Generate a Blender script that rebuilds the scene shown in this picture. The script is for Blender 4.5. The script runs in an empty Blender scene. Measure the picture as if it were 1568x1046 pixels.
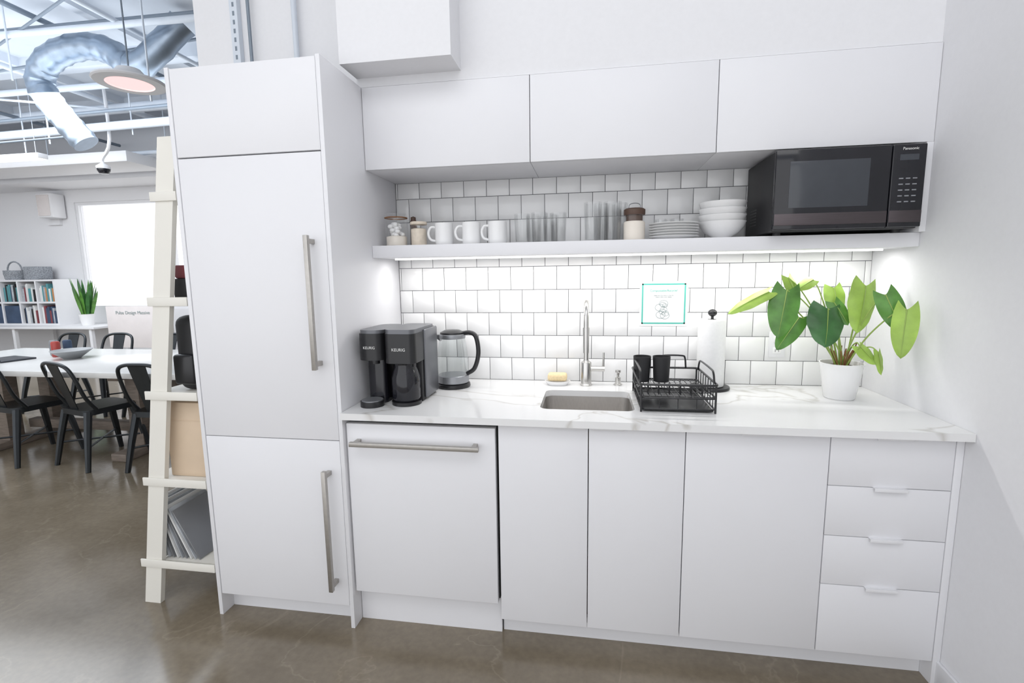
import bpy, bmesh, math, random
from mathutils import Vector, Matrix, Quaternion
random.seed(7)
sc=bpy.context.scene
try:
    sc.view_settings.view_transform='Standard'; sc.view_settings.look='None'
except Exception: pass

# ---------------------------------------------------------------- materials
def newmat(name):
    m=bpy.data.materials.new(name);m.use_nodes=True
    return m,m.node_tree,m.node_tree.nodes['Principled BSDF']
def mat(name,col,rough=.5,metal=0,var=.03,scale=8,bump=0,spec=None,coat=0,trans=0,emit=0,emcol=None,aniso=None,ior=None,alpha=1):
    m,nt,b=newmat(name)
    b.inputs['Roughness'].default_value=rough;b.inputs['Metallic'].default_value=metal
    if coat:b.inputs['Coat Weight'].default_value=coat;b.inputs['Coat Roughness'].default_value=.08
    if trans:b.inputs['Transmission Weight'].default_value=trans
    if ior:b.inputs['IOR'].default_value=ior
    if alpha<1:b.inputs['Alpha'].default_value=alpha
    if emit:
        b.inputs['Emission Color'].default_value=(*(emcol or col),1);b.inputs['Emission Strength'].default_value=emit
    tc=nt.nodes.new('ShaderNodeTexCoord');mp=nt.nodes.new('ShaderNodeMapping')
    if aniso: mp.inputs['Scale'].default_value=aniso
    nz=nt.nodes.new('ShaderNodeTexNoise');nz.inputs['Scale'].default_value=scale;nz.inputs['Detail'].default_value=4
    cr=nt.nodes.new('ShaderNodeValToRGB')
    c0=[max(0,c*(1-var)) for c in col];c1=[min(1,c*(1+var)) for c in col]
    cr.color_ramp.elements[0].color=(*c0,1);cr.color_ramp.elements[1].color=(*c1,1)
    cr.color_ramp.elements[0].position=.3;cr.color_ramp.elements[1].position=.7
    L=nt.links.new
    L(tc.outputs['Object'],mp.inputs[0]);L(mp.outputs[0],nz.inputs['Vector']);L(nz.outputs[0],cr.inputs[0]);L(cr.outputs[0],b.inputs['Base Color'])
    if bump:
        bp=nt.nodes.new('ShaderNodeBump');bp.inputs['Strength'].default_value=bump;bp.inputs['Distance'].default_value=.002
        L(nz.outputs[0],bp.inputs['Height']);L(bp.outputs[0],b.inputs['Normal'])
    return m
M={}
M['wall']=mat('wall_paint',(.80,.80,.82),.85,bump=.15,scale=60,var=.01)
M['ceil']=mat('ceiling_paint',(.74,.78,.84),.9,var=.04,scale=3)
M['cab']=mat('cabinet_white',(.80,.80,.825),.42,var=.008,scale=3)
M['trim']=mat('trim_white',(.8,.8,.82),.5,var=.01)
M['gap']=mat('dark_gap',(.03,.03,.03),.8)
M['steel']=mat('brushed_steel',(.55,.53,.50),.32,1,var=.06,scale=40,aniso=(1,1,12))
M['steelh']=mat('brushed_nickel_handle',(.46,.44,.415),.38,.85,var=.05,scale=60)
M['sink']=mat('sink_steel',(.62,.60,.58),.36,1,var=.06,scale=50,aniso=(10,1,1))
M['chrome']=mat('faucet_nickel',(.6,.59,.57),.25,1,var=.02)
M['black']=mat('black_plastic',(.012,.012,.014),.3,var=.1)
M['blackm']=mat('black_matte',(.02,.02,.022),.55,var=.1)
M['blackg']=mat('black_gloss',(.012,.012,.016),.08,var=.1)
M['mwglass']=mat('microwave_glass',(.05,.055,.065),.12,var=.1)
M['mwstrip']=mat('dark_brushed_steel',(.10,.085,.09),.35,.8,var=.1,scale=30,aniso=(.3,1,30))
M['silver']=mat('silver_plastic',(.32,.33,.35),.35,.6,var=.03)
M['lid']=mat('dark_silver_lid',(.16,.165,.18),.35,.5,var=.03)
M['ceramic']=mat('white_ceramic',(.85,.85,.85),.15,var=.01)
M['paper']=mat('paper_white',(.80,.80,.80),.9,var=.02,bump=.3,scale=90)
M['teal']=mat('teal_print',(.09,.46,.38),.8)
M['grayink']=mat('gray_print',(.30,.36,.36),.8)
M['green']=mat('leaf_green',(.10,.26,.045),.35,var=.35,scale=14)
M['greenl']=mat('leaf_light_green',(.34,.52,.09),.4,var=.22,scale=14)
M['greend']=mat('leaf_dark_green',(.045,.15,.04),.3,var=.3,scale=14)
M['stem']=mat('stem_green',(.30,.42,.10),.5)
M['stemr']=mat('stem_brown',(.22,.10,.04),.7)
M['soil']=mat('soil',(.05,.03,.02),.95,var=.4,scale=60,bump=.8)
M['yellow']=mat('sponge_yellow',(.82,.66,.40),.9,bump=.6,scale=120,var=.1)
M['cream']=mat('ladder_cream_paint',(.80,.78,.72),.5,var=.01)
M['kraft']=mat('kraft_paper',(.68,.54,.40),.85,var=.05)
M['chair']=mat('gunmetal',(.045,.05,.055),.35,.75,var=.1)
M['duct']=mat('galvanized_duct',(.36,.43,.52),.36,.85,var=.18,scale=5)
M['pipe']=mat('painted_pipe',(.66,.71,.78),.5,.0)
M['pipeg']=mat('conduit_gray',(.22,.26,.31),.5,.3)
M['table']=mat('table_white',(.70,.70,.69),.22,var=.02)
M['tbase']=mat('weathered_wood',(.22,.18,.15),.6,var=.2,scale=12,aniso=(1,1,6))
M['lampglow']=mat('lamp_diffuser',(1,.70,.68),.5,emit=.75,emcol=(1,.62,.62))
M['led']=mat('led_diffuser',(1,1,1),.5,emit=2.0,emcol=(1,.97,.93))
M['linlamp']=mat('linear_lamp',(1,1,1),.5,emit=1.6)
M['grout']=mat('grout',(.10,.10,.11),.9,scale=50,var=.1)
M['brown']=mat('brown_lid',(.09,.05,.035),.5)
M['beige']=mat('beige_contents',(.75,.66,.55),.8,var=.1,scale=40)
M['sand']=mat('cream_pot',(.82,.76,.68),.6)
M['navy']=mat('navy_fabric',(.05,.08,.14),.8,var=.2)
M['maroon']=mat('book_maroon',(.22,.05,.06),.6)
M['bookt']=mat('book_teal',(.10,.30,.33),.6)
M['bookw']=mat('book_white',(.75,.75,.74),.7)
M['booko']=mat('book_orange',(.55,.25,.10),.7)
M['bgray']=mat('bowl_gray',(.30,.31,.32),.5)
M['basket']=mat('woven_gray',(.30,.32,.35),.85,var=.4,scale=60,bump=.8)
M['pinkw']=mat('board_offwhite',(.74,.69,.68),.7)
M['mag']=mat('magazine_gray',(.42,.44,.47),.5,var=.3,scale=10)
M['scr']=mat('laptop_dark',(.03,.035,.045),.3)
M['red']=mat('can_red',(.4,.06,.05),.4)

def glass(name,col=(1,1,1),rough=.02,lo=.03,hi=.45,gc=.95):
    m=bpy.data.materials.new(name);m.use_nodes=True;nt=m.node_tree;nt.nodes.clear();N=nt.nodes.new;L=nt.links.new
    o=N('ShaderNodeOutputMaterial');mx=N('ShaderNodeMixShader');t=N('ShaderNodeBsdfTransparent');g=N('ShaderNodeBsdfGlossy')
    lw=N('ShaderNodeLayerWeight');lw.inputs[0].default_value=.25
    mr=N('ShaderNodeMapRange');mr.inputs[3].default_value=lo;mr.inputs[4].default_value=hi
    t.inputs[0].default_value=(*col,1);g.inputs[0].default_value=(gc,gc,gc,1);g.inputs['Roughness'].default_value=rough
    L(lw.outputs['Facing'],mr.inputs[0]);L(mr.outputs[0],mx.inputs[0]);L(t.outputs[0],mx.inputs[1]);L(g.outputs[0],mx.inputs[2]);L(mx.outputs[0],o.inputs[0])
    return m
M['glass']=glass('clear_glass',(.985,.988,.988),hi=.34,rough=.08)
M['glassk']=glass('kettle_glass',(.88,.90,.90),hi=.5)
M['pane']=glass('window_pane',(.99,.99,.99),lo=.01,hi=.1)

def tilemat():
    m,nt,b=newmat('white_glazed_tile');N=nt.nodes.new;L=nt.links.new
    tc=N('ShaderNodeTexCoord');nz=N('ShaderNodeTexNoise');nz.inputs['Scale'].default_value=9
    cr=N('ShaderNodeValToRGB');cr.color_ramp.elements[0].color=(.80,.80,.80,1);cr.color_ramp.elements[1].color=(.85,.85,.85,1)
    L(tc.outputs['Object'],nz.inputs[0]);L(nz.outputs[0],cr.inputs[0]);L(cr.outputs[0],b.inputs['Base Color'])
    b.inputs['Roughness'].default_value=.14
    bp=N('ShaderNodeBump');bp.inputs['Strength'].default_value=.10;bp.inputs['Distance'].default_value=.004
    L(nz.outputs[0],bp.inputs['Height']);L(bp.outputs[0],b.inputs['Normal']);return m
M['tile']=tilemat()
def marble():
    m,nt,b=newmat('white_quartz');N=nt.nodes.new;L=nt.links.new
    tc=N('ShaderNodeTexCoord');mp=N('ShaderNodeMapping');mp.inputs['Rotation'].default_value=(0,0,.5);mp.inputs['Scale'].default_value=(1,1.6,1)
    n1=N('ShaderNodeTexNoise');n1.inputs['Scale'].default_value=1.35;n1.inputs['Detail'].default_value=4;n1.inputs['Distortion'].default_value=1.0
    ma=N('ShaderNodeMath');ma.operation='SUBTRACT';ma.inputs[1].default_value=.5
    ab=N('ShaderNodeMath');ab.operation='ABSOLUTE'
    cr=N('ShaderNodeValToRGB');e=cr.color_ramp.elements;e[0].color=(.60,.585,.56,1);e[0].position=0;e[1].color=(.80,.80,.80,1);e[1].position=.018
    L(tc.outputs['Object'],mp.inputs[0]);L(mp.outputs[0],n1.inputs['Vector']);L(n1.outputs[0],ma.inputs[0]);L(ma.outputs[0],ab.inputs[0]);L(ab.outputs[0],cr.inputs[0]);L(cr.outputs[0],b.inputs['Base Color'])
    b.inputs['Roughness'].default_value=.16;return m
M['marble']=marble()
def concrete():
    m,nt,b=newmat('polished_concrete');N=nt.nodes.new;L=nt.links.new
    tc=N('ShaderNodeTexCoord')
    n1=N('ShaderNodeTexNoise');n1.inputs['Scale'].default_value=1.2;n1.inputs['Detail'].default_value=8;n1.inputs['Roughness'].default_value=.62
    cr=N('ShaderNodeValToRGB');e=cr.color_ramp.elements;e[0].position=.3;e[0].color=(.150,.122,.086,1);e[1].position=.72;e[1].color=(.265,.222,.165,1)
    n2=N('ShaderNodeTexNoise');n2.inputs['Scale'].default_value=40;n2.inputs['Detail'].default_value=3
    n3=N('ShaderNodeTexNoise');n3.inputs['Scale'].default_value=1.3;n3.inputs['Detail'].default_value=6;n3.inputs['Distortion'].default_value=.6
    s=N('ShaderNodeMath');s.operation='SUBTRACT';s.inputs[1].default_value=.5
    a=N('ShaderNodeMath');a.operation='ABSOLUTE'
    c3=N('ShaderNodeValToRGB');c3.color_ramp.elements[0].color=(.3,.3,.3,1);c3.color_ramp.elements[1].color=(0,0,0,1);c3.color_ramp.elements[1].position=.005
    mx=N('ShaderNodeMixRGB');mx.blend_type='OVERLAY';mx.inputs[0].default_value=.2
    mv=N('ShaderNodeMixRGB');mv.inputs[2].default_value=(.36,.31,.24,1)
    for n in(n1,n2,n3):L(tc.outputs['Object'],n.inputs['Vector'])
    L(n1.outputs[0],cr.inputs[0]);L(cr.outputs[0],mx.inputs[1]);L(n2.outputs[0],mx.inputs[2])
    L(n3.outputs[0],s.inputs[0]);L(s.outputs[0],a.inputs[0]);L(a.outputs[0],c3.inputs[0]);L(c3.outputs[0],mv.inputs[0]);L(mx.outputs[0],mv.inputs[1]);L(mv.outputs[0],b.inputs['Base Color'])
    mr=N('ShaderNodeMapRange');mr.inputs[3].default_value=.10;mr.inputs[4].default_value=.22;L(n1.outputs[0],mr.inputs[0]);L(mr.outputs[0],b.inputs['Roughness'])
    b.inputs['IOR'].default_value=1.6
    return m
M['floor']=concrete()

# ---------------------------------------------------------------- mesh builder
class MB:
    def __init__(s,name):
        s.name=name;s.bm=bmesh.new();s.mats=[]
    def mi(s,k):
        if k not in s.mats:s.mats.append(k)
        return s.mats.index(k)
    def _fin(s,faces,k):
        i=s.mi(k)
        for f in faces:f.material_index=i
    def box(s,lo,hi,k,bev=0,mtx=None,seg=2):
        r=bmesh.ops.create_cube(s.bm,size=1);vs=r['verts']
        lo=Vector(lo);hi=Vector(hi);c=(lo+hi)/2;d=hi-lo
        for v in vs:v.co=Vector((v.co.x*d.x,v.co.y*d.y,v.co.z*d.z))+c
        fs=set(f for v in vs for f in v.link_faces);s._fin(fs,k)
        if bev:
            es=list(set(e for v in vs for e in v.link_edges))
            r2=bmesh.ops.bevel(s.bm,geom=es,offset=bev,segments=seg,affect='EDGES',profile=.5)
            s._fin(r2['faces'],k)
            vs=list(set(v for f in r2['faces'] for v in f.verts)|set(v for v in vs if v.is_valid))
        if mtx is not None:
            bmesh.ops.transform(s.bm,matrix=mtx,verts=vs)
        return s
    def ring(s,c,u,v,r,n,sq=None):
        return [s.bm.verts.new(c+u*math.cos(2*math.pi*i/n)*r+v*math.sin(2*math.pi*i/n)*r) for i in range(n)]
    def tube(s,pts,r,k,n=10,caps=True,closed=False):
        pts=[Vector(p) for p in pts];m=len(pts);rs=r if isinstance(r,(list,tuple)) else [r]*m
        rings=[];prev=None
        for i,p in enumerate(pts):
            if closed:t=(pts[(i+1)%m]-pts[i-1])
            else:t=(pts[min(i+1,m-1)]-pts[max(i-1,0)])
            t.normalize()
            if prev is None:
                a=Vector((0,0,1)) if abs(t.z)<.9 else Vector((1,0,0))
                u=t.cross(a).normalized()
            else:
                u=(prev-t*prev.dot(t)).normalized()
            prev=u;v=t.cross(u)
            rings.append(s.ring(p,u,v,rs[i],n))
        fs=[]
        rng=range(m) if closed else range(m-1)
        for i in rng:
            A=rings[i];B=rings[(i+1)%m]
            for j in range(n):
                fs.append(s.bm.faces.new((A[j],A[(j+1)%n],B[(j+1)%n],B[j])))
        if caps and not closed:
            fs.append(s.bm.faces.new(list(reversed(rings[0]))));fs.append(s.bm.faces.new(rings[-1]))
        s._fin(fs,k);return s
    def cyl(s,p0,p1,r0,k,r1=None,n=24):
        return s.tube([p0,p1],[r0,r0 if r1 is None else r1],k,n=n)
    def lathe(s,prof,c,k,n=32,axis=None,sx=1,sy=1):
        c=Vector(c);rings=[]
        for r,z in prof:
            if r<1e-6:rings.append([s.bm.verts.new(c+Vector((0,0,z)))])
            else:rings.append([s.bm.verts.new(c+Vector((math.cos(2*math.pi*i/n)*r*sx,math.sin(2*math.pi*i/n)*r*sy,z))) for i in range(n)])
        fs=[]
        for A,B in zip(rings,rings[1:]):
            for j in range(n):
                j2=(j+1)%n
                if len(A)==1 and len(B)==1:continue
                if len(A)==1:fs.append(s.bm.faces.new((A[0],B[j2],B[j])))
                elif len(B)==1:fs.append(s.bm.faces.new((A[j],A[j2],B[0])))
                else:fs.append(s.bm.faces.new((A[j],A[j2],B[j2],B[j])))
        s._fin(fs,k);return s
    def sphere(s,c,r,k,sc=(1,1,1),n=16):
        rr=bmesh.ops.create_uvsphere(s.bm,u_segments=n*2,v_segments=n,radius=r)
        for v in rr['verts']:v.co=Vector((v.co.x*sc[0],v.co.y*sc[1],v.co.z*sc[2]))+Vector(c)
        s._fin(set(f for v in rr['verts'] for f in v.link_faces),k);return s
    def prism(s,outline,axis,a,b,k):
        def mk(p,t):
            return {'x':(t,p[0],p[1]),'y':(p[0],t,p[1]),'z':(p[0],p[1],t)}[axis]
        A=[s.bm.verts.new(mk(p,a)) for p in outline];B=[s.bm.verts.new(mk(p,b)) for p in outline]
        n=len(outline);fs=[s.bm.faces.new((A[i],A[(i+1)%n],B[(i+1)%n],B[i])) for i in range(n)]
        fs+= [s.bm.faces.new(list(reversed(A))),s.bm.faces.new(B)]
        s._fin(fs,k);return s
    def done(s,loc=(0,0,0),rot=(0,0,0),parent=None,name=None,norm=True):
        if norm:bmesh.ops.recalc_face_normals(s.bm,faces=s.bm.faces[:])
        for f in s.bm.faces:f.smooth=True
        me=bpy.data.meshes.new(s.name);s.bm.to_mesh(me);s.bm.free()
        for k in s.mats:me.materials.append(M[k])
        try:me.set_sharp_from_angle(angle=math.radians(38))
        except Exception:pass
        o=bpy.data.objects.new(s.name,me);bpy.context.collection.objects.link(o)
        o.location=loc;o.rotation_euler=rot
        if parent:o.parent=parent
        return o
def smooth_path(pts,n=8):
    P=[Vector(p) for p in pts];P=[P[0]*2-P[1]]+P+[P[-1]*2-P[-2]];out=[]
    for i in range(1,len(P)-2):
        for j in range(n):
            t=j/n;a,b,c,d=P[i-1],P[i],P[i+1],P[i+2]
            out.append(.5*((2*b)+(-a+c)*t+(2*a-5*b+4*c-d)*t*t+(-a+3*b-3*c+d)*t**3))
    out.append(P[-2]);return out
def rrect(x0,y0,x1,y1,r,n=6):
    o=[]
    for cx,cy,a in((x1-r,y1-r,0),(x0+r,y1-r,90),(x0+r,y0+r,180),(x1-r,y0+r,270)):
        for i in range(n+1):
            t=math.radians(a+90*i/n);o.append((cx+r*math.cos(t),cy+r*math.sin(t)))
    return o
def text(s,size,loc,rot,k,parent,name,ext=.0004,align='CENTER'):
    cu=bpy.data.curves.new(name,'FONT');cu.body=s;cu.size=size;cu.extrude=ext;cu.align_x=align
    o=bpy.data.objects.new(name,cu);bpy.context.collection.objects.link(o);o.location=loc;o.rotation_euler=rot
    cu.materials.append(M[k]);o.parent=parent;return o
FR=(math.pi/2,0,0)

XR=2.143;CZ=4.0
# ---------------------------------------------------------------- room shell
def simplebox(name,lo,hi,k,bev=0):
    b=MB(name);b.box(lo,hi,k,bev);return b.done()
simplebox('floor',(-10.6,-4.6,-.1),(XR+.15,5.1,0),'floor')
simplebox('ceiling',(-10.6,-4.6,CZ),(XR+.15,5.1,CZ+.1),'ceil')
simplebox('wall_back',(-1.02,.0,0),(XR,.14,CZ),'wall')
simplebox('wall_right',(XR,-4.6,0),(XR+.15,5.1,CZ),'wall')
simplebox('wall_left',(-10.6,-4.6,0),(-10.5,5.1,CZ),'wall')
WY=4.95;wx0,wx1,wz0,wz1=-7.80,-4.7,.95,2.77
b=MB('wall_office')
b.box((-10.5,WY,0),(wx0,WY+.15,CZ),'wall');b.box((wx1,WY,0),(XR,WY+.15,CZ),'wall')
b.box((wx0,WY,0),(wx1,WY+.15,wz0),'wall');b.box((wx0,WY,wz1),(wx1,WY+.15,CZ),'wall');b.done()
b=MB('window_1')
t=.05
b.box((wx0,WY+.02,wz0),(wx0+t,WY+.10,wz1),'trim');b.box((wx1-t,WY+.02,wz0),(wx1,WY+.10,wz1),'trim')
b.box((wx0+t,WY+.02,wz0),(wx1-t,WY+.10,wz0+t),'trim');b.box((wx0+t,WY+.02,wz1-t),(wx1-t,WY+.10,wz1),'trim')
b.box((-6.0,WY+.03,wz0+t),(-5.96,WY+.09,wz1-t),'trim')
b.box((wx0+t,WY+.055,wz0+t),(wx1-t,WY+.06,wz1-t),'pane');b.done()
simplebox('wall_bulkhead',(-10.5,4.3,2.98),(-3.0,WY,3.35),'wall')
simplebox('wall_soffit',(-.02,-.325,2.2095),(XR,0,CZ),'wall')
simplebox('wall_chase',(-.02,-.47,2.245),(.425,-.325,CZ),'wall')
simplebox('baseboard_right',(XR-.012,-4.6,0),(XR,-.60,.09),'trim',.003)
# ---------------------------------------------------------------- tall refrigerator cabinet
ZT=2.206;TF=-.651
b=MB('refrigerator_cabinet')
b.box((-.623,TF,0),(-.606,-.01,ZT+.002),'cab',.001)
b.box((-.017,TF,0),(-.0005,-.01,ZT+.002),'cab',.001)
b.box((-.606,-.615,.10),(-.017,-.01,ZT-.02),'gap')
b.box((-.606,-.60,ZT-.02),(-.017,-.01,ZT-.004),'gap')
for z0,z1 in((.098,.797),(.8,1.882),(1.887,2.203)):
    b.box((-.6035,TF+.002,z0),(-.0195,-.630,z1),'cab',.0015)
b.box((-.606,-.585,0),(-.017,-.565,.098),'cab')
def bar(b,p0,p1,stand,w=.012):
    p0=Vector(p0);p1=Vector(p1);d=(p1-p0).normalized();h=w/2
    lo=Vector([min(a,c)-h for a,c in zip(p0,p1)]);hi=Vector([max(a,c)+h for a,c in zip(p0,p1)])
    b.box(lo,hi,'steelh',.0015)
    for p in(p0+d*.012,p1-d*.012):
        b.box((p.x-h,p.y+h*.9,p.z-h),(p.x+h,p.y+stand,p.z+h),'steelh',.001)
bar(b,(-.074,-.692,1.095),(-.074,-.692,1.575),.043,.017)
bar(b,(-.068,-.692,.195),(-.068,-.692,.68),.043,.017)
b.done()
# ---------------------------------------------------------------- dishwasher
F=-.628
b=MB('dishwasher')
b.box((.004,-.60,.158),(.600,-.03,.866),'gap')
b.box((.006,F-.006,.157),(.597,-.602,.866),'cab',.002)
b.box((.004,-.598,.866),(.600,-.55,.886),'gap')
b.box((.002,-.585,0),(.602,-.55,.157),'cab')
bar(b,(.045,-.675,.797),(.535,-.675,.797),.042,.017)
b.done()
# ---------------------------------------------------------------- base cabinets
def pull(b,x0,x1,z):
    b.box((x0,F-.012,z-.001),(x1,F+.01,z+.0015),'trim',.0005)
    b.box((x0,F-.013,z-.010),(x1,F-.0105,z+.0015),'trim',.0005)
def cabinet(name,x0,x1,splits,pulls,low=False):
    b=MB(name)
    b.box((x0+.001,-.60,.088),(x1-.001,-.58,.886),'gap')
    b.box((x0+.001,-.579,.088),(x1-.001,-.03,.70 if low else .886),'gap')
    for z0,z1 in zip(splits,splits[1:]):
        b.box((x0+.0016,F,z0+.0012),(x1-.0016,F+.019,z1-.0012),'cab',.001)
    for p in pulls:pull(b,*p)
    b.box((x0,-.57,0),(x1,-.552,.088),'cab')
    return b.done()
zt=.884
cabinet('base_cabinet',.607,.941,[.088,zt],[(.82,.93,zt)],True)
cabinet('base_cabinet',.941,1.279,[.088,zt],[(.955,1.065,zt)],True)
cabinet('base_cabinet',1.279,1.745,[.088,zt],[(1.46,1.57,zt)])
cabinet('drawer_cabinet',1.745,2.118,[.088,.346,.527,.707,zt],[(1.88,1.99,zt),(1.885,1.985,.707),(1.885,1.985,.527),(1.885,1.985,.346)])
b=MB('trim_1');b.box((2.119,F,0),(XR-.001,-.03,.886),'cab',.001);b.done()
# ---------------------------------------------------------------- countertop with sink cutout
hx0,hx1,hy0,hy1=.752,1.115,-.520,-.205
outer=[(.001,-.668),(XR-.001,-.668),(XR-.001,-.009),(.001,-.009)]
b=MB('countertop')
inner=rrect(hx0,hy0,hx1,hy1,.035,8)
def ringface(z,flip):
    O=[b.bm.verts.new((x,y,z)) for x,y in outer];I=[b.bm.verts.new((x,y,z)) for x,y in inner]
    es=[b.bm.edges.new((O[i],O[(i+1)%4])) for i in range(4)]+[b.bm.edges.new((I[i],I[(i+1)%len(I)])) for i in range(len(I))]
    r=bmesh.ops.triangle_fill(b.bm,edges=es,use_beauty=True)
    return O,I
O1,I1=ringface(.915,0);O0,I0=ringface(.889,0)
for A,B in((O1,O0),(I1,I0)):
    for i in range(len(A)):b.bm.faces.new((A[i],A[(i+1)%len(A)],B[(i+1)%len(A)],B[i]))
b.mi('marble');b.done()
b=MB('kitchen_sink')
prev=None
for z,g,r in((.8885,-.012,.045),(.8885,-.001,.036),(.76,.004,.04),(.742,.02,.045),(.738,.05,.03)):
    pts=[b.bm.verts.new((x,y,z)) for x,y in rrect(hx0+g,hy0+g,hx1-g,hy1-g,r,8)]
    if prev:
        for i in range(len(pts)):b.bm.faces.new((prev[i],prev[(i+1)%len(pts)],pts[(i+1)%len(pts)],pts[i]))
    prev=pts
b.bm.faces.new(prev);b.mi('sink')
b.lathe([(0,.7385),(.04,.7385),(.045,.741),(.03,.7395),(0,.7395)],(.93,-.36,.001),'chrome')
b.done(norm=True)
# ---------------------------------------------------------------- backsplash tiles
b=MB('tile_backsplash')
b.box((.0005,-.005,.9155),(XR-.001,-.0003,1.8775),'grout')
P=.111;g=.0025
def tile(x0,x1,z0,z1):
    x0=max(x0,.001);x1=min(x1,XR-.0015);z1=min(z1,1.877)
    if x1-x0<.006 or z1-z0<.006:return
    e=.0012
    o=[(x0,-.004,z0),(x1,-.004,z0),(x1,-.004,z1),(x0,-.004,z1)]
    m_=[(x0,-.0071,z0),(x1,-.0071,z0),(x1,-.0071,z1),(x0,-.0071,z1)]
    i_=[(x0+e,-.008,z0+e),(x1-e,-.008,z0+e),(x1-e,-.008,z1-e),(x0+e,-.008,z1-e)]
    R=[[b.bm.verts.new(p) for p in q] for q in(o,m_,i_)]
    fs=[]
    for A,B in((R[0],R[1]),(R[1],R[2])):
        for i in range(4):fs.append(b.bm.faces.new((A[i],A[(i+1)%4],B[(i+1)%4],B[i])))
    fs.append(b.bm.faces.new(R[2]));b._fin(fs,'tile')
for k in range(9):
    off=.009 if k%2==0 else .009-P/2
    for n in range(-1,21):
        tile(off+n*P+g/2,off+(n+1)*P-g/2,.915+k*P+g/2,.915+(k+1)*P-g/2)
b.done()
# ---------------------------------------------------------------- upper cabinets & shelf
U=-.333;ZU=1.878
for x0,x1 in((0,.7025),(.7025,1.4095),(1.4095,XR)):
    b=MB('upper_cabinet')
    b.box((x0+.0008,U+.020,ZU),(x1-.0008,-.001,ZT),'cab',.0005)
    b.box((x0+.003,U+.017,ZU+.002),(x1-.003,U+.021,ZT-.002),'gap')
    b.box((x0+.0015,U,ZU),(x1-.0015,U+.018,ZT),'cab',.001)
    b.done()
b=MB('trim_2');b.box((2.121,U,1.5655),(XR-.0005,-.009,ZU-.0005),'cab',.0005);b.done()
b=MB('floating_shelf')
b.box((.0005,-.305,1.513),(XR-.0005,-.009,1.565),'cab',.001)
b.box((.05,-.175,1.506),(XR-.05,-.155,1.5135),'led');b.done()

# ---------------------------------------------------------------- microwave
b=MB('microwave')
mx0,mx1,mz0,mz1=1.612,2.103,1.577,1.866;my=-.37
b.box((mx0,my+.02,mz0),(mx1,-.04,mz1),'blackm',.006)
b.box((mx0,my,mz0+.004),(1.992,my+.022,mz1),'blackg',.004)
b.box((1.995,my,mz0+.004),(mx1,my+.022,mz1),'blackg',.004)
b.box((mx0+.002,my-.002,mz0+.020),(1.990,my+.002,mz0+.062),'mwstrip',.001)
b.box((1.997,my-.002,mz0+.020),(mx1-.002,my+.002,mz0+.062),'mwstrip',.001)
b.box((1.660,my-.0012,mz0+.082),(1.925,my+.002,mz1-.042),'mwglass',.0005)
for r in range(5):
    for c in range(3):
        b.box((2.02+c*.022,my-.001,mz0+.09+r*.02),(2.034+c*.022,my+.001,mz0+.094+r*.02),'silver')
b.box((2.018,my-.001,mz1-.055),(2.078,my+.001,mz1-.035),'mwglass')
for x in(mx0+.04,mx1-.04):
    for y in(my+.075,-.09):b.cyl((x,y,1.5655),(x,y,mz0+.002),.014,'blackm',n=14)
for i in range(6):
    b.box((mx0-.0006,-.18,mz0+.04+i*.012),(mx0+.001,-.10,mz0+.045+i*.012),'black')
mw=b.done()
text('Panasonic',.013,(2.05,my-.0015,mz1-.02),FR,'bookw',mw,'logo')

# ---------------------------------------------------------------- shelf items
SZ=1.5655
def jar(x,y,r,h,fill,lid,name):
    b=MB(name)
    b.lathe([(0,.001),(r*.92,.001),(r,.008),(r,h*.82),(r*.9,h*.88),(r*.9,h*.9)],(x,y,SZ),'glass')
    b.lathe([(0,.004),(r*.9,.004),(r*.92,h*fill),(r*.6,h*fill+.004),(0,h*fill)],(x,y,SZ),'beige' if lid=='b' else 'sand')
    k={'b':'beige','w':'glass'}[lid]
    b.lathe([(0,h*.885),(r*.98,h*.885),(r,h*.9),(r,h*.97),(r*.94,h),(0,h)],(x,y,SZ),k)
    return b
b=jar(.073,-.20,.050,.145,.30,'w','glass_jar')
for i in range(26):
    a=random.random()*6.28;rr=random.random()*.03
    b.sphere((.073+rr*math.cos(a),-.20+rr*math.sin(a),SZ+.035+.065*random.random()),.013,'ceramic',(1,1,.8),n=6)
b.tube([(.073+.049*math.cos(a*.3),-.20+.049*math.sin(a*.3),SZ+.127) for a in range(21)],.003,'stemr',n=6,closed=True)
b.done()
jar(.175,-.19,.038,.108,.7,'b','glass_jar').done()
b=MB('pepper_shaker');b.lathe([(0,.0),(.017,.0),(.016,.12),(.012,.128),(.012,.14),(0,.145)],(.118,-.10,SZ),'brown',20);b.done()
def mug(x,y,ang=180):
    b=MB('coffee_mug');r=.041;h=.098
    b.lathe([(0,.001),(r*.85,.001),(r*.97,.008),(r,.02),(r,h-.002),(r-.002,h),(r-.005,h-.002),(r-.006,.012),(0,.010)],(0,0,0),'ceramic')
    b.tube(smooth_path([(r-.003,0,h*.82),(r+.018,0,h*.80),(r+.029,0,h*.55),(r+.020,0,h*.28),(r-.003,0,h*.2)],6),.0055,'ceramic',n=8)
    b.done((x,y,SZ),(0,0,math.radians(ang)))
mug(.297,-.2,195);mug(.421,-.2,200);mug(.540,-.2,190)
def tumbler(x,y,r,h,name='drinking_glass'):
    b=MB(name)
    b.lathe([(0,.001),(r*.82,.001),(r*.86,.004),(r,h),(r-.0015,h),(r*.82,.010),(0,.010)],(x,y,SZ),'glass',24);b.done()
for x,y in((.650,-.2),(.728,-.23),(.806,-.2),(.690,-.11),(.768,-.12)):
    tumbler(x,y,.036,.125)
for x in(.953,1.035):tumbler(x,-.2,.038,.163,'highball_glass')
for x in(.99,1.07):tumbler(x,-.10,.036,.17,'highball_glass')
b=MB('sugar_jar')
b.lathe([(0,.001),(.040,.001),(.044,.008),(.044,.075),(.040,.08),(0,.08)],(1.125,-.2,SZ),'sand')
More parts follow.
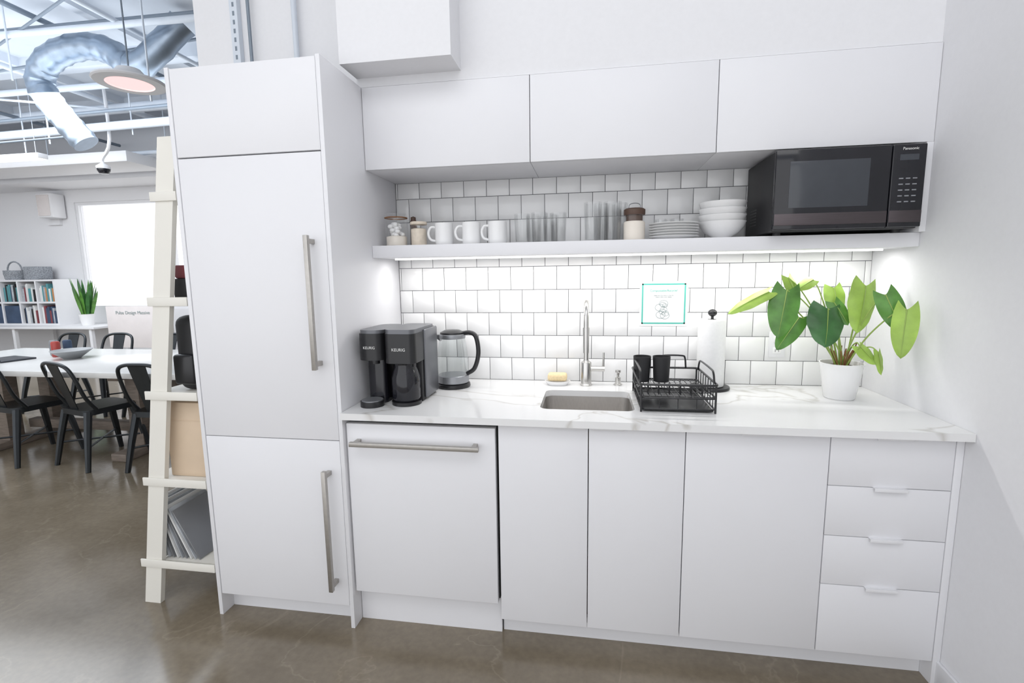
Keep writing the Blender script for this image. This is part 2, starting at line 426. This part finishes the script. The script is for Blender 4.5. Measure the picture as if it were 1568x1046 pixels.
b.lathe([(.041,.078),(.043,.12),(.036,.128),(.0,.13)],(1.125,-.2,SZ),'glass')
b.lathe([(0,.105),(.042,.105),(.044,.11),(.044,.128),(.036,.133),(0,.134)],(1.125,-.2,SZ),'brown')
b.lathe([(0,.08),(.034,.08),(.034,.104),(0,.105)],(1.125,-.2,SZ),'brown')
b.tube(smooth_path([(1.10,-.2,SZ+.132),(1.105,-.2,SZ+.15),(1.125,-.2,SZ+.155),(1.145,-.2,SZ+.15),(1.15,-.2,SZ+.132)],5),.002,'silver',n=6)
b.done()
b=MB('plate_stack')
for i in range(6):
    z=i*.0105
    b.lathe([(0,.0+z),(.062,z),(.066,z+.003),(.099,z+.012),(.100,z+.014),(.097,z+.014),(.064,z+.006),(0,z+.005)],(1.284,-.20,SZ),'ceramic',40)
b.done()
for x in (1.25,1.32):tumbler(x,-.055,.03,.10)
b=MB('bowl_stack')
for i in range(4):
    z=i*.026;s_=.093
    b.lathe([(0,z),(.035,z),(.036,z+.006),(.065,z+.025),(.085,z+.048),(s_,z+.070),(s_-.003,z+.070),(.081,z+.048),(.06,z+.028),(0,z+.012)],(1.482,-.17,SZ),'ceramic',40)
b.done()

# ---------------------------------------------------------------- poster
b=MB('poster')
px0,px1,pz0,pz1,py=1.172,1.388,1.185,1.392,-.0095
b.box((px0,py,pz0),(px1,py+.0012,pz1),'paper')
m_=.010;bw=.0065
for q in(((px0+m_,pz0+m_),(px1-m_,pz0+m_+bw)),((px0+m_,pz1-m_-bw),(px1-m_,pz1-m_)),((px0+m_,pz0+m_),(px0+m_+bw,pz1-m_)),((px1-m_-bw,pz0+m_),(px1-m_,pz1-m_))):
    b.box((q[0][0],py-.0005,q[0][1]),(q[1][0],py+.0002,q[1][1]),'teal')
cx,cz=1.28,1.262
for i in range(9):
    a=i*.7;rx=.045*random.random();c=(cx+rx*math.cos(a),cz+.028*math.sin(a))
    rr=.010+.012*random.random()
    b.tube([(c[0]+rr*math.cos(t*.4488),py-.0004,c[1]+rr*.8*math.sin(t*.4488)) for t in range(14)],.0009,'grayink',n=4,closed=True)
po=b.done()
text('Compostable/Recycle?',.0135,(1.28,py-.0006,1.345),FR,'teal',po,'headline')
text('clean and dry items in the bin\nplease rinse your dishes',.0075,(1.28,py-.0006,1.325),FR,'grayink',po,'body_text')
b=MB('electrical_outlet')
b.box((1.745,-.013,1.045),(1.815,-.0085,1.16),'trim',.001)
for z in(1.075,1.125):
    b.box((1.762,-.0145,z-.014),(1.798,-.0125,z+.014),'ceramic',.001)
    for x in(1.773,1.787):b.box((x-.001,-.0149,z-.006),(x+.001,-.0144,z+.006),'gap')
b.done()

# ---------------------------------------------------------------- coffee maker
CT=.9155
b=MB('coffee_maker')
b.box((.022,-.42,CT),(.265,-.27,CT+.300),'black',.012)
b.box((.262,-.44,CT+.01),(.274,-.28,CT+.298),'lid',.006)
b.prism(rrect(.024,-.555,.135,-.40,.045,6),'z',CT+.185,CT+.292,'black')
b.prism(rrect(.028,-.55,.131,-.29,.043,6),'z',CT+.292,CT+.306,'lid')
b.prism(rrect(.040,-.50,.120,-.40,.02,5),'z',CT,CT+.185,'blackg')
b.cyl((.078,-.545,CT),(.078,-.545,CT+.022),.047,'black',n=32)
b.cyl((.078,-.545,CT+.022),(.078,-.545,CT+.026),.042,'silver',n=32)
b.cyl((.078,-.50,CT+.165),(.078,-.50,CT+.186),.020,'black',n=20)
b.prism(rrect(.140,-.56,.268,-.40,.03,6),'z',CT+.175,CT+.292,'black')
b.prism(rrect(.143,-.557,.265,-.29,.028,6),'z',CT+.292,CT+.309,'lid')
b.lathe([(0,.0),(.060,.0),(.060,.014),(.052,.016),(0,.016)],(.205,-.495,CT),'black')
b.lathe([(0,.017),(.052,.017),(.058,.03),(.058,.11),(.050,.14),(.044,.155),(.046,.170),(0,.172)],(.205,-.495,CT),'blackg')
b.box((.150,-.46,CT),(.262,-.41,CT+.18),'blackm',.004)
cm=b.done()
text('KEURIG',.0145,(.080,-.5565,CT+.232),FR,'bookw',cm,'logo_left')
text('KEURIG',.0165,(.204,-.5615,CT+.225),FR,'bookw',cm,'logo_right')
# ---------------------------------------------------------------- kettle
b=MB('electric_kettle');kx,ky=.312,-.175
b.lathe([(0,0),(.078,0),(.080,.006),(.078,.016),(.070,.02),(0,.02)],(kx,ky,CT),'black')
b.lathe([(.070,.021),(.073,.024),(.073,.055),(.070,.058),(0,.058)],(kx,ky,CT),'silver')
b.lathe([(.071,.058),(.072,.10),(.069,.17),(.062,.215),(.058,.235)],(kx,ky,CT),'glassk')
b.lathe([(.060,.228),(.062,.232),(.060,.247),(.054,.25)],(kx,ky,CT),'silver')
b.lathe([(.057,.246),(.056,.256),(.035,.266),(.0,.268)],(kx,ky,CT),'black')
b.tube(smooth_path([(kx+.045,ky,CT+.250),(kx+.085,ky-.005,CT+.255),(kx+.115,ky-.008,CT+.235),(kx+.125,ky-.01,CT+.16),(kx+.105,ky-.008,CT+.09),(kx+.068,ky-.005,CT+.062)],6),.0105,'black',n=10)
b.prism([(kx-.085,CT+.237),(kx-.055,CT+.247),(kx-.055,CT+.215)],'y',ky-.014,ky+.014,'silver')
b.done()
# ---------------------------------------------------------------- faucet
b=MB('kitchen_faucet');fx,fy=.928,-.09
b.lathe([(0,0),(.028,0),(.028,.004),(.0245,.007),(.0245,.105),(.022,.110),(.014,.113),(.012,.12)],(fx,fy,CT),'chrome')
b.tube(smooth_path([(fx,fy,CT+.11),(fx,fy,CT+.25),(fx,fy-.004,CT+.335),(fx,fy-.03,CT+.375),(fx,fy-.075,CT+.392),(fx,fy-.12,CT+.375),(fx,fy-.145,CT+.335),(fx,fy-.148,CT+.28)],8),.0115,'chrome',n=14)
b.cyl((fx,fy-.148,CT+.285),(fx,fy-.148,CT+.175),.0145,'chrome',.0125)
b.cyl((fx+.02,fy,CT+.078),(fx+.085,fy,CT+.078),.0125,'chrome')
b.cyl((fx+.078,fy,CT+.078),(fx+.080,fy-.004,CT+.155),.006,'chrome',.0045,n=12)
b.done()
b=MB('soap_dispenser')
b.lathe([(0,0),(.020,0),(.020,.004),(.013,.007),(.013,.035),(.006,.038),(.006,.058),(.013,.060),(.013,.070),(0,.072)],(1.075,-.075,CT),'chrome',20)
b.cyl((1.075,-.075,CT+.064),(1.075,-.115,CT+.060),.005,'chrome',n=10);b.done()
b=MB('soap_dish')
b.lathe([(0,0),(.045,0),(.058,.016),(.060,.020),(.056,.020),(.043,.006),(0,.005)],(.795,-.095,CT),'ceramic',32,sy=.7);b.done()
b=MB('sponge');b.box((.750,-.125,CT+.0205),(.840,-.068,CT+.056),'yellow',.012,seg=3);b.done()
# ---------------------------------------------------------------- dish rack
b=MB('dish_rack');x0,x1,y0,y1=1.135,1.400,-.520,-.185
w=.0035
def wire(p,closed=False,r=w,k='black'):b.tube(p,r,k,n=6,closed=closed)
def loop(z,e=0,r=.02):
    return [(x,y,z) for x,y in rrect(x0-e,y0-e,x1+e,y1+e,r,3)]
wire(loop(CT+.012),True);wire(loop(CT+.055,.003),True);wire(loop(CT+.105,.006),True,r=.0045)
b.box((x0+.005,y0+.005,CT+.004),(x1-.005,y1-.005,CT+.010),'black',.002)
for i in range(12):
    x=x0+.012+i*(x1-x0-.024)/11
    wire([(x,y0,CT+.055),(x,y1,CT+.055)],r=.002)
for i in range(5):
    y=y0+.02+i*.072
    wire([(x0,y,CT+.055),(x1,y,CT+.055)],r=.002)
for x,y in((x0,y0),(x1,y0),(x0,y1),(x1,y1)):
    wire([(x,y,CT),(x,y,CT+.105)],r=.004)
for i in range(1,8):
    y=y0+i*(y1-y0)/8
    for x in(x0,x1):wire([(x,y,CT+.012),(x,y,CT+.105)],r=.0018)
for i in(1,2,3):
    for y in(y0,y1):
        x=x0+i*(x1-x0)/4;wire([(x,y,CT+.012),(x,y,CT+.055)],r=.0018)
for x in(x0,x1):
    wire(smooth_path([(x,y0+.03,CT+.105),(x,y0+.05,CT+.142),(x,y0+.09,CT+.150),(x,y1-.09,CT+.150),(x,y1-.05,CT+.142),(x,y1-.03,CT+.105)],4),r=.004)
wire(smooth_path([(x0+.11,y1,CT+.105),(x0+.115,y1,CT+.150),(x0+.13,y1,CT+.160),(x0+.20,y1,CT+.160),(x0+.215,y1,CT+.150),(x0+.22,y1,CT+.105)],4),r=.004)
for i in range(6):
    x=x0+.03+i*.04
    wire([(x,y0+.05,CT+.055),(x,y0+.05,CT+.095),(x,y0+.07,CT+.095),(x,y0+.07,CT+.055)],r=.002)
for cx_ in(1.165,1.245):
    b.lathe([(0,.058),(.032,.058),(.037,.165),(.035,.165),(.030,.062),(0,.062)],(cx_,y1-.055,CT),'blackm',24)
b.done()
# ---------------------------------------------------------------- paper towel
b=MB('paper_towel_holder');tx,ty=1.475,-.105
b.lathe([(0,0),(.082,0),(.084,.004),(.082,.012),(0,.013)],(tx,ty,CT),'black',36)
b.cyl((tx,ty,CT+.012),(tx,ty,CT+.325),.006,'black')
b.sphere((tx,ty,CT+.338),.019,'black',(1,1,.85))
b.lathe([(.019,.015),(.056,.015),(.058,.02),(.058,.305),(.056,.31),(.019,.31)],(tx,ty,CT),'paper',40)
b.done()
# ---------------------------------------------------------------- potted plant
b=MB('potted_philodendron');pc=Vector((1.950,-.225,CT))
b.lathe([(0,0),(.052,0),(.056,.004),(.077,.140),(.079,.146),(.074,.146),(.070,.12),(0,.12)],pc,'ceramic',40)
b.lathe([(.071,.125),(.04,.134),(0,.137)],pc,'soil',24)
def leaf(base,tip,W,k,nrm=(0,-1,.35),fold=.25,droop=.12):
    base=Vector(base);tip=Vector(tip);d=tip-base;Ln=d.length;d.normalize()
    nv=Vector(nrm);nv=(nv-d*nv.dot(d)).normalized();sv=d.cross(nv)
    rows=[];nt_=14;ns=8
    for i in range(nt_+1):
        t=i/nt_;w=W/2*1.98*math.sqrt(t+.12)*max(0,1-t)**.72
        row=[]
        for j in range(-ns//2,ns//2+1):
            s_=j/(ns/2);off=-.20*Ln*abs(s_)**1.3*(1-t)**3
            q=base+d*(t*Ln+off)+sv*(s_*w)-nv*(fold*abs(s_)**1.5*w)-nv*(droop*Ln*(t-.3)**2)+nv*(.012*math.sin(t*16+j)*abs(s_)*W*2)
            row.append(b.bm.verts.new(q))
        rows.append(row)
    fs=[]
    for A,B in zip(rows,rows[1:]):
        for j in range(len(A)-1):
            fs.append(b.bm.faces.new((A[j],A[j+1],B[j+1],B[j])))
    b._fin(fs,k)
    mid=[r[len(r)//2].co+nv*.0012 for r in rows]
    b.tube(mid[:-1],[.0018*(1-i/nt_)+.0003 for i in range(nt_)],'stem',n=5)
def petiole(base,via=None,r0=.0035):
    s0=pc+Vector((random.uniform(-.02,.02),random.uniform(-.02,.02),.13))
    bs=Vector(base);m1=s0.lerp(bs,.35)+Vector((0,0,.04));m2=s0.lerp(bs,.75)+Vector((0,0,.035))
    pth=smooth_path([s0,m1,m2,bs],6)
    b.tube(pth,[r0*(1-.45*i/len(pth)) for i in range(len(pth))],'stem',n=7)
LV=[((1.650,-.25,1.349),(1.493,-.27,1.268),.065,'greenl',(.2,-.6,1)),
((1.712,-.27,1.355),(1.668,-.33,1.175),.112,'green',(-.2,-1,.3)),
((1.732,-.22,1.405),(1.762,-.25,1.318),.055,'greenl',(.3,-1,.4)),
((1.825,-.22,1.395),(1.752,-.26,1.358),.05,'greenl',(0,-1,.8)),
((1.862,-.28,1.283),(1.838,-.34,1.140),.14,'greend',(.1,-1,.3)),
((1.775,-.24,1.245),(1.683,-.28,1.12),.08,'green',(-.3,-1,.4)),
((1.913,-.20,1.362),(1.925,-.23,1.262),.08,'greenl',(0,-1,.3)),
((2.000,-.26,1.370),(1.962,-.31,1.190),.105,'greenl',(.15,-1,.3)),
((2.006,-.38,1.340),(2.060,-.41,1.200),.082,'green',(-.5,-1,.3)),
((2.045,-.44,1.290),(2.022,-.47,1.120),.080,'greenl',(-.6,-1,.3)),
((1.985,-.28,1.135),(2.030,-.32,1.072),.06,'greenl',(.2,-1,.6)),
((2.042,-.30,1.115),(2.052,-.32,1.030),.04,'greenl',(.4,-1,.2)),
((1.895,-.25,1.305),(1.935,-.29,1.22),.065,'green',(0,-1,.3))]
for bs,tp,W_,k,nr in LV:
    leaf(bs,tp,W_,k,nr);petiole(bs)
for i in range(16):
    a=i*2.4;s0=pc+Vector((.02*math.cos(a),.02*math.sin(a),.125))
    b.tube(smooth_path([s0,s0+Vector((.012*math.cos(a),.012*math.sin(a),.04)),s0+Vector((.028*math.cos(a),.02*math.sin(a),.07+.04*random.random()))],4),.0025,'stemr',n=5)
b.done(norm=False)

# ---------------------------------------------------------------- ladder shelf
b=MB('ladder_shelf')
def rail(y):
    b.prism([(-1.020,0),(-.942,0),(-.628,1.975),(-.706,1.975)],'y',y,y+.022,'cream')
rail(-.625);rail(-.12)
for z in(1.755,1.345,.955,.575,.195):
    xl=-1.020+z*.159
    b.box((xl-.020,-.603,z-.018),(-.645,-.12,z+.004),'cream',.002)
    b.box((xl-.022,-.632,z-.020),(-.645,-.6255,z+.016),'cream',.002)
b.box((-.665,-.600,.0),(-.645,-.575,1.9),'cream',.002);b.box((-.665,-.12,.0),(-.645,-.095,1.9),'cream',.002)
b.done()
b=MB('magazine_stack')
for i in range(9):
    mt=Matrix.Translation((-.93+i*.022,-.50,.2025))@Matrix.Rotation(math.radians(-12-2*i),4,'Y')
    b.box((0,-.09,0),(.006,.12,.26-.006*(i%3)),['bookw','mag','silver'][i%3],.001,mtx=mt)
b.done()
b=MB('kraft_box');b.box((-.865,-.57,.580),(-.69,-.30,.91),'kraft',.004);b.box((-.862,-.572,.83),(-.693,-.569,.833),'kraft');b.done()
b=MB('black_backpack')
b.box((-.80,-.56,.960),(-.675,-.28,1.28),'blackm',.04,seg=4)
b.box((-.79,-.585,.99),(-.69,-.55,1.12),'black',.015,seg=3)
b.tube(smooth_path([(-.76,-.45,1.27),(-.755,-.45,1.305),(-.73,-.45,1.315),(-.70,-.45,1.305),(-.70,-.45,1.27)],5),.008,'black',n=8);b.done()
b=MB('storage_tin');b.box((-.76,-.57,1.350),(-.68,-.45,1.435),'blackm',.008);b.box((-.758,-.56,1.435),(-.682,-.46,1.49),'maroon',.008);b.done()

# ---------------------------------------------------------------- office: table, chairs
b=MB('conference_table')
b.box((-4.9,.70,.705),(-2.0,1.82,.75),'table',.006)
for x in(-4.1,-2.75):
    b.box((x-.06,1.0,.06),(x+.06,1.12,.70),'tbase',.005);b.box((x-.06,1.36,.06),(x+.06,1.48,.70),'tbase',.005)
    b.box((x-.07,.82,0),(x+.07,1.66,.065),'tbase',.01);b.box((x-.05,.85,.65),(x+.05,1.63,.704),'tbase',.005)
b.box((-4.1,1.2,.12),(-2.75,1.28,.20),'tbase',.005)
b.done()
def chair(loc,rz):
    b=MB('metal_dining_chair')
    b.prism(rrect(-.18,-.18,.18,.18,.06,6),'z',.445,.458,'chair')
    b.prism(rrect(-.178,-.178,.178,.178,.06,6),'z',.415,.4449,'chair')
    for sx in(-1,1):
        for sy in(-1,1):
            x,y=sx*.15,sy*.15;X,Y=sx*.21,sy*.225
            b.tube([(x,y,.44),((x+X)/2,(y+Y)/2,.24),(X,Y,.0)],[.028,.024,.018],'chair',n=8)
    for sx in(-1,1):b.tube([(sx*.185,-.19,.18),(-sx*.185,.19,.18)],.008,'chair',n=6)
    b.tube(smooth_path([(-.175,-.10,.45),(-.185,-.17,.56),(-.185,-.215,.70),(-.165,-.245,.79),(-.10,-.262,.825),(0,-.268,.832),(.10,-.262,.825),(.165,-.245,.79),(.185,-.215,.70),(.185,-.17,.56),(.175,-.10,.45)],6),.0135,'chair',n=10)
    b.prism([(-.05,.455),(.05,.455),(.07,.82),(-.07,.82)],'y',-.003,.003,'chair')
    vs=[v for v in b.bm.verts if abs(v.co.y)<.0035 and abs(v.co.x)<.08 and (abs(v.co.z-.455)<.002 or abs(v.co.z-.82)<.002)]
    for v in vs:v.co.y+=-.16 if v.co.z<.5 else -.262
    b.done(loc,(0,0,rz))
chair((-2.93,.875,0),math.radians(-14));chair((-3.60,.87,0),math.radians(-10))
chair((-4.35,2.14,0),math.radians(183));chair((-3.70,2.15,0),math.radians(176));chair((-4.98,2.14,0),math.radians(180))
chair((-2.28,.88,0),math.radians(3))
b=MB('decorative_bowl')
b.lathe([(0,0),(.06,0),(.07,.01),(.12,.05),(.15,.075),(.145,.078),(.11,.056),(.06,.02),(0,.016)],(-3.62,1.27,.7505),'bgray',40);b.done()
b=MB('laptop')
b.box((-.17,-.12,0),(.17,.12,.014),'scr',.003)
b.box((-.17,.118,.012),(.17,.125,.24),'scr',.003,mtx=Matrix.Translation((0,.118,.012))@Matrix.Rotation(math.radians(-12),4,'X')@Matrix.Translation((0,-.118,-.012)))
b.done((-4.13,1.14,.7505),(0,0,math.radians(168)))
for i,(x,y,k) in enumerate(((-3.86,1.33,'red'),(-3.87,1.44,'navy'),(-3.97,1.40,'silver'))):
    b=MB('drink_can');b.lathe([(0,0),(.028,0),(.033,.008),(.033,.13),(.027,.14),(0,.138)],(x,y,.7505),k,20);b.done()
# desk + bookcase
b=MB('office_desk')
b.box((-10.3,4.25,.665),(-6.9,4.94,.70),'trim',.003)
for x in(-10.2,-8.5,-7.0):
    for y in(4.3,4.88):b.box((x-.025,y-.025,0),(x+.025,y+.025,.665),'trim')
b.done()
b=MB('cube_bookcase')
bx0,bx1,bz0=-9.38,-7.88,.7005;fy0,fy1=4.52,4.90
b.box((bx0,fy1-.01,bz0),(bx1,fy1,bz0+.77),'trim')
for i in range(5):
    x=bx0+i*(bx1-bx0-.03)/4;b.box((x,fy0,bz0),(x+.03,fy1-.01,bz0+.77),'trim')
for z in(0,.37,.74):b.box((bx0+.001,fy0+.001,bz0+z),(bx1-.001,fy1-.011,bz0+z+.03),'trim')
b.done()
b=MB('books')
ks=['navy','bookw','maroon','bookt','booko','black','bookw','mag']
for c in range(4):
    for r in range(2):
        xs=bx0+.035+c*.3675;z=bz0+.0305+r*.37
        if (c,r) in((1,0),(0,0)):
            b.box((xs+.005,fy0+.01,z),(xs+.32,fy1-.05,z+.30),'navy',.01);continue
        x=xs+.01
        while x<xs+.27:
            t_=random.uniform(.015,.04);h=random.uniform(.2,.31)
            b.box((x,fy0+.03,z),(x+t_,fy0+.24,z+h),random.choice(ks),.001);x+=t_+.002
b.done()
b=MB('woven_basket');b.lathe([(0,0),(.13,0),(.15,.1),(.15,.16),(.145,.16),(.14,.02),(0,.02)],(-8.85,4.68,bz0+.7705),'basket')
b.tube([(-8.85+.15*math.cos(a*.314),4.68,bz0+.93+.15*math.sin(a*.314)) for a in range(11)],.012,'basket',n=8);b.done()
b=MB('storage_bin');b.box((-8.55,4.58,bz0+.7705),(-8.28,4.84,bz0+.99),'basket',.01);b.done()
b=MB('snake_plant')
b.lathe([(0,0),(.08,0),(.11,.19),(.10,.19),(.095,.16),(0,.16)],(-7.35,4.55,.7005),'ceramic')
for i in range(15):
    a=i*2.4;rr=.05+.02*(i%3);h=.35+.28*random.random()
    p=Vector((-7.35+rr*math.cos(a)*.8,4.55+rr*math.sin(a)*.8,.86));tip=p+Vector((.14*math.cos(a),.10*math.sin(a),h))
    m1=p.lerp(tip,.5)+Vector((0,0,.03))
    sv=Vector((math.cos(a+1.2),math.sin(a+1.2)*.3,0)).normalized()
    P5=[(p,.022),(p.lerp(m1,.6),.032),(m1,.034),(m1.lerp(tip,.6),.022),(tip,.002)]
    vs=[(b.bm.verts.new(q-sv*w_),b.bm.verts.new(q+sv*w_)) for q,w_ in P5]
    fs=[b.bm.faces.new((A[0],A[1],B[1],B[0])) for A,B in zip(vs,vs[1:])];b._fin(fs,'greend' if i%2 else 'green')
b.done(norm=False)
b=MB('display_board')
b.box((-6.32,3.98,.42),(-5.2,4.01,1.05),'pinkw',.004)
for x in(-6.25,-5.27):b.box((x-.02,3.84,0),(x+.02,4.14,.03),'trim');b.box((x-.015,3.985,.03),(x+.015,4.005,.42),'trim')
db=b.done();text('Pulse Design Massive',.07,(-5.85,3.975,.93),FR,'grayink',db,'headline')
b=MB('loudspeaker');b.box((-8.25,4.70,2.50),(-7.95,4.93,2.90),'trim',.02);b.box((-8.22,4.694,2.53),(-7.98,4.701,2.87),'pinkw',.01);b.box((-8.33,4.90,2.40),(-8.08,4.95,2.52),'trim');b.done()

# ---------------------------------------------------------------- ceiling services
b=MB('ventilation_duct')
pth=smooth_path([(-2.9,2.1,3.85),(-3.25,2.0,3.50),(-3.43,2.0,3.47),(-3.60,2.0,3.60),(-3.85,2.0,3.68),(-4.15,2.0,3.66),(-4.38,2.0,3.56),(-4.47,2.0,3.38),(-4.38,2.0,3.20),(-4.20,2.0,2.98),(-4.08,2.05,2.80)],7)
b.tube(pth,[.115 if i%4 else .124 for i in range(len(pth))],'duct',n=24)
b.done()
b=MB('ceiling_pipes')
def pp(a,c,r,k='pipe'):b.tube([a,c],r,k,n=10)
pp((-9,1.6,3.72),(-1.1,1.85,3.72),.03);pp((-9,1.72,3.80),(-1.1,1.9,3.80),.018,'pipeg')
pp((-9,3.2,3.30),(-2.2,2.95,3.30),.05);pp((-9,3.05,3.42),(-2.2,2.8,3.42),.018,'pipeg')
pp((-9,4.0,3.22),(-3,3.9,3.22),.03);pp((-3.3,-1.5,3.75),(-3.3,4.8,3.75),.022);pp((-5.2,-1,3.7),(-5.2,4.8,3.7),.03)
pp((-6.6,0,3.6),(-6.6,4.8,3.6),.022,'pipeg');pp((-4.2,-1,3.88),(-4.2,4.8,3.88),.025,'pipeg')
pp((-8,2.2,3.5),(-2.0,2.4,3.9),.015,'pipeg');pp((-9,2.6,3.0),(-4.6,2.4,3.0),.012,'pipeg')
pp((-6.2,1.0,3.2),(-4.8,3.5,3.6),.012,'pipe');pp((-2.5,1.2,3.9),(-6.5,2.4,3.55),.012,'pipeg')
pp((-9,3.5,3.62),(-2.6,3.3,3.62),.06,'pipe');pp((-9,2.5,3.55),(-2.6,2.9,3.7),.035,'pipe')
for x,y,z in((-2.9,1.65,3.0),(-5.2,2.6,3.0),(-4.6,3.1,3.2),(-6.2,3.1,3.0),(-3.3,3.0,3.2),(-7.0,4.0,3.2),(-5.0,4.0,3.2),(-4.4,1.7,3.3)):
    pp((x,y,z),(x,y,4.0),.008,'pipe')
b.done()
b=MB('trim_3')
for y in(.6,2.7,4.0):b.box((-10.4,y,3.84),(-1.1,y+.14,4.0),'ceil')
for x in(-7.6,-5.7,-3.8,-1.9):b.box((x,.3,3.90),(x+.10,4.9,4.0),'ceil')
b.done()
b=MB('supply_duct');b.box((-8.6,3.55,3.02),(-5.2,4.15,3.16),'trim',.01);b.done()
b=MB('linear_pendant_lamp');b.box((-7.2,3.0,2.98),(-5.9,3.12,3.04),'trim',.005);b.box((-7.18,3.01,2.972),(-5.92,3.11,2.98),'linlamp')
for x in(-7.1,-6.0):b.cyl((x,3.06,3.04),(x,3.06,4.0),.004,'pipe',n=6)
b.done()
b=MB('dome_camera');b.lathe([(0,.0),(.05,.012),(.07,.05),(.07,.07)],(-5.3,3.3,2.80),'blackg');b.lathe([(.075,.07),(.08,.10),(.03,.14),(0,.14)],(-5.3,3.3,2.80),'trim')
b.tube(smooth_path([(-5.3,3.3,2.93),(-5.3,3.3,3.0),(-5.05,3.2,3.2),(-5.05,3.2,4.0)],4),.02,'trim',n=8);b.done()
b=MB('round_pendant_lamp');lc=(-2.64,1.2,2.97)
b.lathe([(.160,-.012),(.235,-.010),(.245,0),(.240,.012),(.19,.03),(.12,.05),(.08,.10),(0,.11)],lc,'trim',48)
b.lathe([(0,-.004),(.160,-.004),(.160,-.012)],lc,'lampglow',48)
b.tube([(lc[0],lc[1],lc[2]+.1),(lc[0],lc[1],4.0)],.006,'pipeg',n=6);b.done()
b=MB('electrical_conduit')
b.tube([(-.46,-.03,2.3),(-.46,-.03,4.0)],.013,'pipe',n=10)
b.box((-.80,-.03,2.3),(-.76,-.001,4.0),'pipe');
for i in range(40):b.box((-.785,-.0312,2.34+i*.04),(-.775,-.0299,2.36+i*.04),'pipeg')
b.tube([(-.70,-.03,2.3),(-.70,-.03,4.0)],.008,'pipeg',n=8)
b.done()

# ---------------------------------------------------------------- lights
def area(name,loc,rot,sx,sy,e,col=(1,1,1)):
    l=bpy.data.lights.new(name,'AREA');l.shape='RECTANGLE';l.size=sx;l.size_y=sy;l.energy=e;l.color=col
    o=bpy.data.objects.new(name,l);bpy.context.collection.objects.link(o);o.location=loc;o.rotation_euler=rot;return o
area('undershelf_light',(1.07,-.165,1.504),(math.radians(0),0,0),2.0,.03,5.2,(1,.985,.965))
area('kitchen_added_fill',(.6,-2.6,3.85),(math.radians(25),0,0),3.5,1.5,36,(1,.99,.98))  # added fill to brighten the cabinet fronts, no fixture here
area('office_added_fill',(-5.5,1.4,3.1),(math.radians(18),0,0),5,2.5,150,(.92,.96,1))  # unseen panel added to brighten the office, not a real luminaire
area('ceiling_added_fill',(-5,1.6,3.0),(math.pi,0,0),4,2.5,60,(.86,.93,1))  # upward fill added to lighten the office ceiling, no lamp behind it
w_=bpy.data.worlds.new('World');sc.world=w_;w_.use_nodes=True
bg=w_.node_tree.nodes['Background'];bg.inputs[0].default_value=(.96,.975,1,1);bg.inputs[1].default_value=1.68

# ---------------------------------------------------------------- camera
y_,p_,r_=math.radians(9.103),math.radians(7.751),math.radians(-.814)
fw=Vector((-math.sin(y_)*math.cos(p_),math.cos(y_)*math.cos(p_),-math.sin(p_)))
rt=Vector((math.cos(y_),math.sin(y_),0));up=rt.cross(fw)
rt2=rt*math.cos(r_)+up*math.sin(r_);up2=rt2.cross(fw)
cd=bpy.data.cameras.new('camera');cd.sensor_width=36;cd.lens=744.095/1568*36;cd.clip_start=.05
cam=bpy.data.objects.new('camera',cd);bpy.context.collection.objects.link(cam)
mt=Matrix((rt2,up2,-fw)).transposed().to_4x4();mt.translation=Vector((.941,-2.346,1.429));cam.matrix_world=mt
sc.camera=cam
